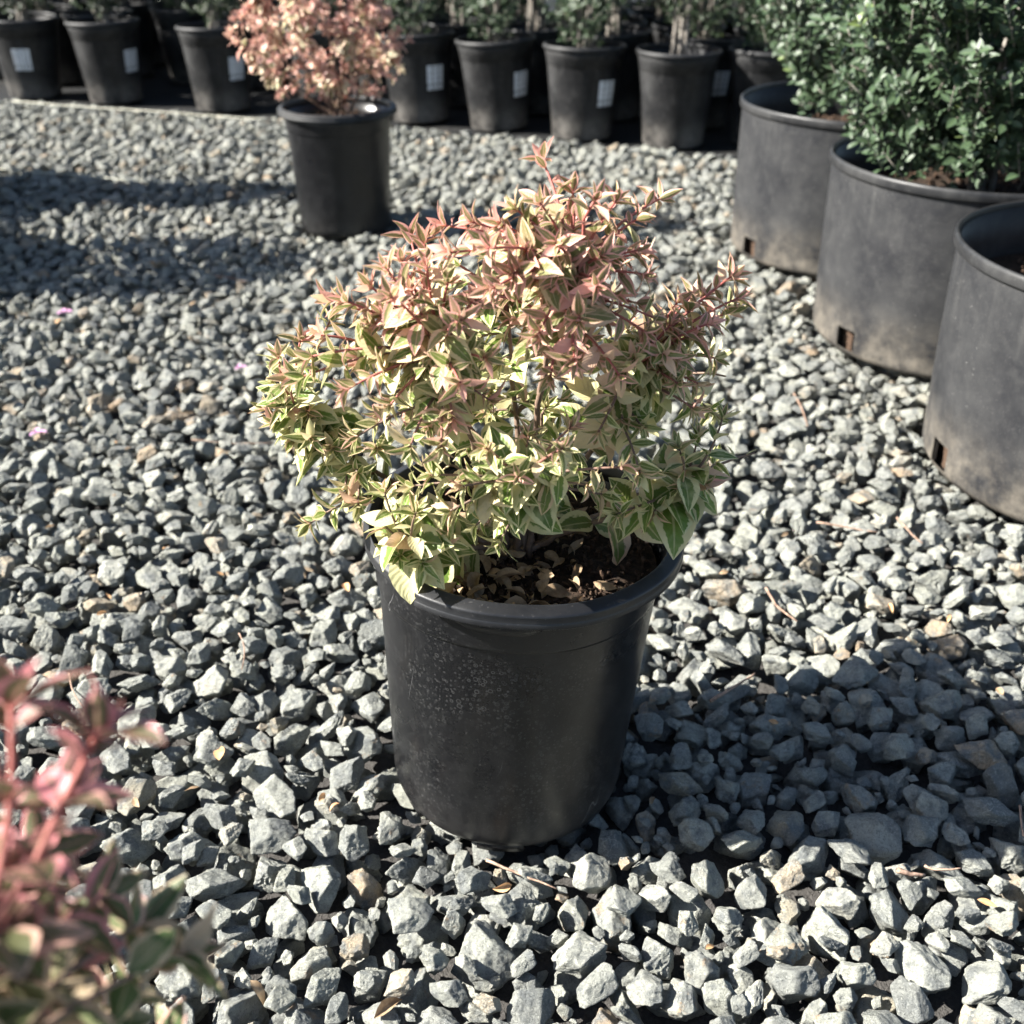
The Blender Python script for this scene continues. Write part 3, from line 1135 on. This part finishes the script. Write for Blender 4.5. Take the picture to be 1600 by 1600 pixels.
# ------------------------------------------------------------------ second pink shrub behind
s2 = tag(empty('potted_shrub', POT2), 'round salmon pink shrub in a plain black pot just before the pot rows', 'potted plant')
V, F = lathe(prof, 64)
acc = Acc(); acc.add(V, F)
p2 = acc.build('pot', M_POT2, s2)
V, F = lathe(rimprof, 64)
acc = Acc(); acc.add(V, F)
acc.build('rim', M_RIM_L, p2)
V, F = soil_disc(.1115, .236, 9)
acc = Acc(); acc.add(V, F)
so2 = acc.build('soil', M_SOIL, s2)
chips(so2, .105, .238, 250)
tips2 = []
while len(tips2) < 225:
    p = Vector((random.gauss(0, 1), random.gauss(0, 1), random.gauss(0, 1)))
    p = p.normalized() * random.uniform(.55, 1.0)
    q = POT2 + Vector((-.022 + p.x * .195, p.y * .17, .432 + p.z * .175))
    if q.z < .284: continue
    tips2.append(q)
grow_shrub(s2, POT2, POT2 + Vector((0, 0, .236)), tips2, M_ABELIA2, 14, lambda p: .62 + .25 * smooth(.30, .50, p.z), .99, (), 300, .3, .085, .0145, 1.25)


# ------------------------------------------------------------------ large pots with boxwood
def holes_skip(z_i0, z_i1, centres, half):
    def f(i, a):
        return z_i0 <= i < z_i1 and any(abs((a - R(c) + math.pi) % (2 * math.pi) - math.pi) < half for c in centres)
    return f


def large_pot(th, hole_deg, seed):
    profL = [(0, .004), (.18, .003), (.222, .003), (.231, .006), (.2355, .014), (.2360, .016), (.2366, .030), (.2372, .050), (.2390, .10), (.2405, .16), (.2415, .22), (.2420, .262), (.2424, .3020)]
    cs = [hole_deg + k * 60 for k in range(6)]

    def wb(r_, z_, a):
        return r_ + (.0035 * math.sin(2 * a + seed) + .0012 * math.sin(5 * a + seed * 2)) * z_ / .3, z_
    V, F = lathe(profL, 144, wb, holes_skip(5, 7, cs, .090))
    acc = Acc(); acc.add(V, F)
    inner = [(.2422, .302), (.2395, .302), (.2380, .26), (.2330, .06), (.2320, .052), (.2310, .010)]
    V, F = lathe(inner, 144, wb, holes_skip(3, 5, cs, .090))
    acc.add(V, F)
    # edges of the drain holes
    for c in cs:
        for sg in (-1, 1):
            a = R(c) + sg * .0873
            q = [(rr * math.cos(a), rr * math.sin(a), zz) for rr, zz in ((.2360, .016), (.2372, .050), (.2325, .050), (.2315, .016))]
            acc.add(q, [(0, 1, 2, 3)])
        vs_, fs_ = [], []
        for j in range(7):
            a = R(c) + (-.0873 + .1746 * j / 6)
            vs_ += [(.2372 * math.cos(a), .2372 * math.sin(a), .0500), (.2322 * math.cos(a), .2322 * math.sin(a), .0500)]
        for j in range(6): fs_.append((2 * j, 2 * j + 1, 2 * j + 3, 2 * j + 2))
        acc.add(vs_, fs_)
    po = acc.build('pot', M_POT_L, th)
    rp = [(.2425, .2940), (.2450, .2935), (.2472, .2945), (.2480, .2965), (.2482, .3050), (.2474, .3085), (.2455, .3100), (.2432, .3098), (.2420, .3080), (.2418, .2945), (.2425, .2940)]
    V, F = lathe(rp, 144, wb)
    acc = Acc(); acc.add(V, F)
    acc.build('rim', M_RIM_L, po)
    V, F = lathe([(.219, .005), (.220, .015), (.221, .03), (.221, .045), (.222, .06), (.226, .12)], 144, lambda r_, z_, a: (r_ + .004 * noise.noise(Vector((a * 20, z_ * 200, seed))), z_))
    acc = Acc(); acc.add(V, F)
    rb = acc.build('root_ball', M_BARKCHIP, th)
    V, F = soil_disc(.2345, .235, seed)
    acc = Acc(); acc.add(V, F)
    so = acc.build('soil', M_SOIL, th)
    chips(so, .228, .238, 500, 'bark_chips', .006)


def boxwood(th, origin, crown_c, rad, n, n_solo, seed, lsz=.020, mat=None, low=.3, rows=(5, 3)):
    """dense boxwood: upright twigs with opposite oval leaves filling the outer shell of the crown"""
    st = random.getstate()
    random.seed(seed)
    L = Leaves(*rows)
    acc = Acc()
    root = Vector((origin[0], origin[1], .235))
    cc = Vector(crown_c)
    for k in range(6):
        e = cc + Vector((random.uniform(-.6, .6) * rad[0], random.uniform(-.6, .6) * rad[1], random.uniform(-.2, .5) * rad[2]))
        b = root + Vector((random.uniform(-.02, .02), random.uniform(-.02, .02), 0))
        pts = bez(b, Vector((b.x, b.y, (b.z + e.z) / 2)), e, 8)
        V, F = tube_np([p - Vector(origin) for p in pts], [.007 - .005 * i / 8 for i in range(9)], 6)
        acc.add(V, F)
    ntw = n // 9
    for _ in range(ntw):
        d = Vector((random.gauss(0, 1), random.gauss(0, 1), random.gauss(0, 1))).normalized()
        f = random.uniform(.62, 1.0) + .05 * noise.noise(d * 3)
        lump = 1 + .13 * noise.noise(d * 2.3 + Vector((seed, 0, 0)))
        p = cc + Vector((d.x * rad[0], d.y * rad[1], d.z * rad[2])) * f * lump
        if p.z < low: continue
        T = (d * .6 + Vector((-.1, 0, .75)) + Vector((random.gauss(0, .25), random.gauss(0, .25), random.gauss(0, .2)))).normalized()
        ln = random.uniform(.035, .06)
        V, F = tube_np([p - T * ln - Vector(origin), p - Vector(origin)], [.0011, .0006], 4)
        acc.add(V, F)
        X = T.orthogonal().normalized()
        young = random.random()
        for q in range(5):
            s_ = ln * (q / 4.5)
            b = p - T * s_
            for sg in (1, -1):
                if random.random() < .06: continue
                Y = Matrix.Rotation(q * 1.5708 + random.uniform(-.4, .4), 3, T) @ X * sg
                ang = R(random.uniform(28, 70) + q * 3)
                dd = T * math.cos(ang) + Y * math.sin(ang)
                l_ = lsz * random.uniform(.7, 1.2) * (.75 if q == 0 else 1)
                L.add(b, dd, T + Vector((-.3, 0, .3)) + Vector((random.gauss(0, .3), random.gauss(0, .3), random.gauss(0, .3))), l_, l_ * random.uniform(.42, .55), random.uniform(-.2, .6),
                      random.uniform(.05, .4), 0, min(1, .5 * random.random() + (.62 if young > .9 and q < 2 else .18)), 0, .5, random.gauss(0, .2))
    acc.build('trunk', M_WOOD, th)
    L.build(th, mat or M_BOX, None, n_solo, origin=origin, rest='foliage')
    random.setstate(st)


LBL = {'A': 'farthest of the three large dusty black pots at the right, with dense boxwood',
       'B': 'middle one of the three large dusty black pots at the right, with dense boxwood',
       'C': 'nearest of the three large dusty pots, cut by the right edge, dark hollow inside'}
HOLE = {'A': 203, 'B': 204, 'C': 186}
BUSH = {'A': ((.70, 2.33, .60), (.27, .25, .33), 11000, 200), 'B': ((.750, 1.80, .565), (.285, .26, .32), 18000, 300), 'C': ((.935, 1.42, .66), (.27, .24, .34), 3600, 60)}
for k in 'ABC':
    o = LARGE[k]
    th = tag(empty('potted_boxwood', o), LBL[k], 'potted shrub', 'large black pots of boxwood')
    large_pot(th, HOLE[k], 3 + ord(k))
    c, rd, n, ns = BUSH[k]
    boxwood(th, o, c, rd, n, ns, ord(k), .0225 if k != 'C' else .026, low=.30 if k != 'C' else .40)

# ------------------------------------------------------------------ rows of black pots behind
RP = [(0, .003), (.082, .003), (.088, .006), (.091, .014), (.094, .05), (.102, .13), (.109, .20), (.1105, .2120), (.1130, .2140), (.1145, .2300), (.1160, .2320), (.1185, .2480), (.1190, .2580), (.1170, .2580),
      (.1100, .20), (.1000, .10), (.090, .008)]
RR = [(.1180, .2570), (.1230, .2562), (.1258, .2590), (.1262, .2640), (.1240, .2690), (.1200, .2700), (.1172, .2680), (.1168, .2570), (.1180, .2570)]


def label_part(parent, a0, a1, z0, z1, r0, r1):
    V, C = [], []
    J = 8
    for i in range(2):
        z_, r_ = (z0, r0) if i == 0 else (z1, r1)
        for j in range(J + 1):
            a = R(a0 + (a1 - a0) * j / J)
            V.append((r_ * math.cos(a), r_ * math.sin(a), z_))
            C.append((j / J, float(i), 0, 1))
    F = [(j, j + 1, J + 2 + j, J + 1 + j) for j in range(J)]
    me = mesh_np('sticker', V, F, True, M_LABEL)
    set_attr(me, 'leaf', C)
    return link('sticker', me, None, parent)


def row_proto(kind, sticker):
    th = empty('nursery_pot', (0, 0, 0))
    notch = (lambda i, a: i in (2, 3) and (math.degrees(a) % 72) < 14)
    V, F = lathe(RP, 60, None, notch)
    acc = Acc(); acc.add(V, F)
    po = acc.build('pot', M_POT_B, th)
    V, F = lathe(RR, 60)
    acc = Acc(); acc.add(V, F)
    acc.build('rim', M_RIM_L, po)
    if sticker is not None:
        label_part(po, sticker, sticker + 32, .105, .178, .1005, .1078)
    V, F = soil_disc(.112, .232, kind)
    acc = Acc(); acc.add(V, F)
    acc.build('soil', M_SOIL, th)
    crown = {0: ((0, 0, .50), (.14, .14, .23)), 1: ((0, 0, .48), (.15, .15, .22)), 2: ((0, 0, .57), (.13, .13, .23))}[kind]
    boxwood(th, (0, 0, 0), crown[0], crown[1], (2400, 2800, 2000)[kind], 0, 40 + kind, .019, M_DARKLEAF if kind != 1 else M_BOX, low=(.29, .27, .36)[kind], rows=(3, 3))
    return th


def kids(o):
    return [c for c in bpy.data.objects if c.parent == o]


def copy_tree(o, mapk, parent=None):
    c = o.copy()
    COL.objects.link(c)
    c.parent = parent
    for ch in mapk.get(o, []):
        copy_tree(ch, mapk, c)
    return c


protos = [row_proto(0, None), row_proto(1, None), row_proto(2, None), row_proto(0, 285), row_proto(1, 290), row_proto(2, 232)]
kmap = {}
for o in list(bpy.data.objects):
    if o.parent: kmap.setdefault(o.parent, []).append(o)
used = set()


def place_row(pi, x, y, rot, label, group):
    if pi in used:
        o = copy_tree(protos[pi], kmap)
    else:
        o = protos[pi]
        used.add(pi)
    o.location = (x, y, -.006)
    o.rotation_euler = (R(random.gauss(0, 1.2)), R(random.gauss(0, 1.2)), R(rot))
    tag(o, label, 'potted plant', group)
    return o


G1 = 'front row of small black pots on the fabric'
FL = ['small black pot cut by the left edge, wide white sticker',
      'small black pot with a white printed sticker, second from the left in the front row',
      'small black pot with a pale sticker, just left of the round pink shrub',
      'small black pot hidden behind the pink leaved shrub in the front row',
      'small black pot peeking out right of the pink shrub, sticker on its side',
      'small black pot with leafy green plant, second from the pink shrub on its right',
      'small black pot directly behind the top of the middle shrub, pale worn foot',
      'small black pot with thin single trunk, last full one before the big pots',
      'small black pot half hidden behind the farthest big boxwood pot']
FP = [(3, -22), (3, 33), (3, 18), (0, 30), (4, 0), (4, 11), (4, 3), (2, 10), (1, 0)]
for (x, y), lb, (pi, rot) in zip(FRONT, FL, FP):
    place_row(pi, x, y, rot, lb, G1)
rowdir = Vector((.90, -.42)).normalized()
perp = Vector((.42, .90)).normalized()
ORD = 'first second third fourth fifth sixth seventh eighth ninth tenth eleventh twelfth thirteenth fourteenth'.split()
for r_i in range(1, 6):
    nth = 0
    st0 = Vector((-2.30, 4.44)) + perp * (.275 * r_i) + rowdir * (.14 if r_i % 2 else 0)
    for k in range(13):
        p = st0 + rowdir * (.295 * k) + Vector((random.gauss(0, .012), random.gauss(0, .012)))
        if p.x > 1.9 or abs(p.x) > .472 * (.861 * p.y + .2) + .30: continue
        if min((p - Vector(q)).length for q in FRONT) < .265: continue
        if min((p - Vector((q.x, q.y))).length for q in LARGE.values()) < .42: continue
        place_row(random.choice([0, 1, 2, 0, 1, 4]), p.x, p.y, random.uniform(-30, 60),
                  'small black pot with dark shrub, %s from the left in the %s row' % (ORD[nth], ORD[r_i]), 'crowded rows of small black pots')
        nth += 1
for i, o in enumerate(protos):
    if i not in used:
        place_row(i, -2.3 - .4 * i, 5.2, 0, 'small black pot with dark shrub standing outside the left edge behind the rows', 'crowded rows of small black pots')

# ------------------------------------------------------------------ shrubs left of the frame (their shade falls across the gravel)
for i, (x, y, kd) in enumerate(SHADE):
    th = tag(empty('potted_boxwood', (x, y, -.004)), 'tall boxwood in a large pot outside the left edge, ' + ('casting the upper band of shade', 'casting the lower band of shade', 'set behind the other two')[i], 'potted shrub', 'tall boxwoods left of the gravel')
    large_pot(th, 0, 20 + i)
    boxwood(th, (x, y, -.004), (x, y, .62 if kd == 0 else .56), (.19, .13 if kd == 0 else .21, .28 if kd == 0 else .27), 4400, 0, 60 + i, .026, low=.3, rows=(3, 3))

# ------------------------------------------------------------------ shrub close to the lens, lower left
f = tag(empty('potted_shrub', FOREPOT), 'rose and dark green leaved shrub leaning in close at the lower left corner', 'potted plant')
V, F = lathe(prof, 64)
acc = Acc(); acc.add(V, F)
pf = acc.build('pot', M_POT2, f)
V, F = lathe(rimprof, 64)
acc = Acc(); acc.add(V, F)
acc.build('rim', M_RIM, pf)
V, F = soil_disc(.1115, .236, 5)
acc = Acc(); acc.add(V, F)
acc.build('soil', M_SOIL, f)


def at_d(u, v, dpt):
    a, b = (u - 800) / FPX, (v - 800) / FPX
    return Vector((a * dpt, (CP - SP * b) * dpt, CAM_H + (-SP - CP * b) * dpt))


tf = [at_d(u, v, d) for u, v, d in [(158, 1135, .31), (110, 1235, .34), (15, 1090, .31), (60, 1330, .35), (165, 1400, .36), (290, 1490, .37), (225, 1440, .38), (30, 1450, .34),
                                    (120, 1500, .36), (200, 1560, .38), (60, 1580, .35), (-30, 1250, .33), (-60, 1400, .34), (-40, 1540, .33), (140, 1620, .38), (260, 1640, .4), (-100, 1300, .35),
                                    (-150, 1500, .36), (0, 1700, .36), (100, 1720, .4), (200, 1700, .42)]]
while len(tf) < 48:
    p = Vector((random.gauss(0, 1), random.gauss(0, 1), random.gauss(0, 1))).normalized() * random.uniform(.6, 1)
    q = FOREPOT + Vector((-.03 + p.x * .17, .03 + p.y * .12, .37 + p.z * .12))
    if q.z < .29: continue
    u, v = px_of(q)
    if depth_of(q) > .05 and -50 < u < 1650 and v < 1650: continue
    if (Vector((0, 0, CAM_H)) - q).length < .3: continue
    tf.append(q)
grow_shrub(f, FOREPOT, FOREPOT + Vector((0, 0, .236)), tf, M_ABELIA_D, 12, lambda p: smooth(.38, .47, p.z) * .9, 1.25, (), 160, .2, .062, .017, 1.6)

# ------------------------------------------------------------------ litter on the stones
lt = Leaves()
LIT = [(345, 1185, .026, 1), (540, 920, .020, 1), (785, 1400, .016, 1), (505, 1245, .016, 1), (520, 1260, .012, 1), (300, 1240, .014, 0), (1540, 1420, .015, 1), (215, 1265, .014, 0),
       (160, 960, .013, 1), (40, 1540, .018, 0), (170, 935, .012, 1), (610, 1570, .030, 0), (1480, 975, .012, 1), (1390, 960, .013, 1), (1210, 1130, .012, 1), (345, 905, .010, 1),
       (180, 690, .010, 1), (200, 700, .010, 0), (1130, 905, .012, 0), (410, 1560, .022, 0), (1110, 1480, .012, 1), (1225, 840, .012, 0), (260, 860, .012, 1), (80, 830, .012, 0),
       (90, 505, .018, 1), (130, 520, .018, 0), (240, 420, .018, 1), (300, 480, .018, 0), (1020, 1240, .012, 0), (1560, 1080, .014, 0)]
LEAF_AT = ['curled orange dry leaf standing between stones, right of the lower left shrub', 'orange dry leaf just left of the middle pot rim', 'small brown curl directly below the middle pot',
           'upper of two tiny orange leaves left of the pot foot', 'lower of two tiny orange leaves left of the pot foot', 'tiny tan leaf just right of the blurred pink rosette',
           'brown curl at the lower right by the broken stub', 'pale dry leaf tip beside the blurred pink rosette', 'lower of two orange scraps at the left edge of the lit gravel',
           'tan dry leaf at the bottom left behind the near shrub', 'upper of two orange scraps at the left edge of the lit gravel', 'long tan dry leaf at the bottom edge below the pot',
           'orange scrap on the lit gravel at the right, beside the shadow', 'orange scrap left of the pale cream stone at the right', 'tiny orange leaf inside the pot shadow, upper part',
           'tiny orange leaf left of the pot, level with the rim', 'orange crumb on the gravel near the left edge', 'tan crumb on the gravel near the left edge', 'tan leaf scrap just right of the pot rim',
           'tan dry leaf at the bottom edge left of the middle', 'tiny orange leaf at the lower edge of the pot shadow', 'tan scrap right of the low right branch of the shrub',
           'orange leaf tip on the gravel left of the drooping shoot', 'tan leaf tip on the gravel at the far left', 'orange leaf in the dark band of shade at the left',
           'tan leaf below the dark band of shade at the left', 'orange leaf between the two dark bands of shade', 'tan leaf right of the dark band of shade',
           'tan leaf inside the pot shadow beside the pot foot', 'tan leaf inside the pot shadow at the right edge']
for i, (u, v, ln, kd) in enumerate(LIT):
    p = at_z(u, v, .004)
    hz = ground_h(p.x, p.y)
    tmp = Leaves()
    a = random.uniform(0, 6.28)
    tmp.add((-ln * .5 * math.cos(a), -ln * .5 * math.sin(a), .0015), (math.cos(a), math.sin(a), random.uniform(-.1, .3)), (random.gauss(0, .35), random.gauss(0, .35) - .3, 1), ln, ln * random.uniform(.35, .5),
            random.uniform(-.4, 1.4), random.uniform(.1, .9), 0, None, 0, .45, random.gauss(0, .6))
    Vv, Cc, F1 = tmp.arrays()
    o = link('fallen_leaf', mesh_np('fallen_leaf', Vv[0], F1, True, M_DRY2 if kd else M_DRY))
    o.location = (p.x, p.y, hz)
    tag(o, LEAF_AT[i], 'leaf', 'dry leaves fallen on the gravel')
TW = [((1195, 930), (1245, 975), .0016), ((1110, 1100), (1180, 1050), .0018), ((1400, 1365), (1445, 1368), .0026), ((1445, 1350), (1500, 1362), .0012), ((1275, 820), (1370, 838), .0014),
      ((1400, 815), (1440, 855), .0014), ((1240, 615), (1262, 665), .0016), ((1590, 1270), (1598, 1310), .0013), ((760, 1345), (870, 1390), .0014), ((110, 1060), (135, 1120), .001),
      ((375, 1000), (380, 1060), .0009), ((330, 430), (385, 440), .002), ((300, 690), (430, 700), .0007)]
for i, ((u0, v0), (u1, v1), r_) in enumerate(TW):
    pts = []
    bow = random.uniform(-.004, .004)
    for k in range(9):
        t = k / 8
        p = at_z(u0 + (u1 - u0) * t, v0 + (v1 - v0) * t, .005)
        pts.append(Vector((p.x + bow * math.sin(math.pi * t), p.y + bow * math.sin(math.pi * t), 0)))
    hs = [ground_h(q.x, q.y) + r_ for q in pts]
    top = max(hs)
    hs = [max(top - .006, (hs[0] * (1 - k / 8) + hs[-1] * k / 8)) for k in range(9)]
    for q, h_ in zip(pts, hs): q.z = h_ + random.uniform(-.0006, .0006)
    base = pts[0].copy()
    V, F = tube_np([q - base for q in pts], [r_ * (1 - .5 * k / 8) for k in range(9)], 6)
    acc = Acc(); acc.add(V, F)
    o = acc.build('twig', M_TWIG)
    o.location = base
    tag(o, ['short brown stalk right of the middle pot, between sun and shade', 'slender grey twig on the lit edge of the pot shadow', 'thick broken brown twig stub at the lower right on the gravel',
            'thin brown twig beside the broken stub at the lower right', 'long curved dry stem in front of the nearest big pot', 'straight dry stem in front of the nearest big pot'][i]
        if i < 6 else ['short dry stem below the drain hole of the middle big pot', 'dark thin stem in the pot shadow at the right edge', 'long brown twig directly in front of the pot foot',
                       'thin pale stem above the blurred pink rosette', 'hair thin stem left of the middle pot', 'pinkish dry stem in the shade at the left', 'fine stem left of the shrub, below the shade'][i - 6], 'twig', 'dry twigs on the gravel')
for u, v, ln, pl in ((375, 572, .012, 'pink blossom scrap just left of the shrub crown'), (60, 682, .014, 'pink blossom scrap nearest the left edge on lit gravel'), (100, 487, .016, 'pink blossom scrap in the shade at the left')):
    p = at_z(u, v, .004)
    tmp = Leaves()
    for q in range(3):
        a = q * 2.1
        tmp.add((0, 0, .001), (math.cos(a), math.sin(a), .3), (0, 0, 1), ln, ln * .6, .6, .4, 0, None, 0, .55, 0)
    Vv, Cc, F1 = tmp.arrays()
    k = Vv.shape[1]
    o = link('petal', mesh_np('petal', Vv.reshape(-1, 3), np.concatenate([F1 + k * q for q in range(3)]), True, M_PETAL))
    o.location = (p.x, p.y, ground_h(p.x, p.y))
    tag(o, pl, 'petal', 'pink blossom scraps on the gravel')
for pts2, lb in (([(-60, 258), (0, 265), (130, 276), (200, 282), (270, 287)], 'thin pale string stretched over the gravel, nearer of the two'),
                 ([(20, 159), (120, 167), (230, 174), (330, 182), (440, 189)], 'thin pale string along the front of the pots at the left, farther of the two')):
    P3 = []
    for k in range(len(pts2) - 1):
        for q in range(5):
            t = q / 5
            p = at_z(pts2[k][0] * (1 - t) + pts2[k + 1][0] * t, pts2[k][1] * (1 - t) + pts2[k + 1][1] * t, .010)
            P3.append(Vector((p.x, p.y, .012 + .001 * math.sin(k * 3 + q))))
    V, F = tube_np([p - P3[0] for p in P3], [.0013] * len(P3), 6)
    acc = Acc(); acc.add(V, F)
    o = acc.build('string', M_TWINE)
    o.location = P3[0]
    tag(o, lb, 'string')
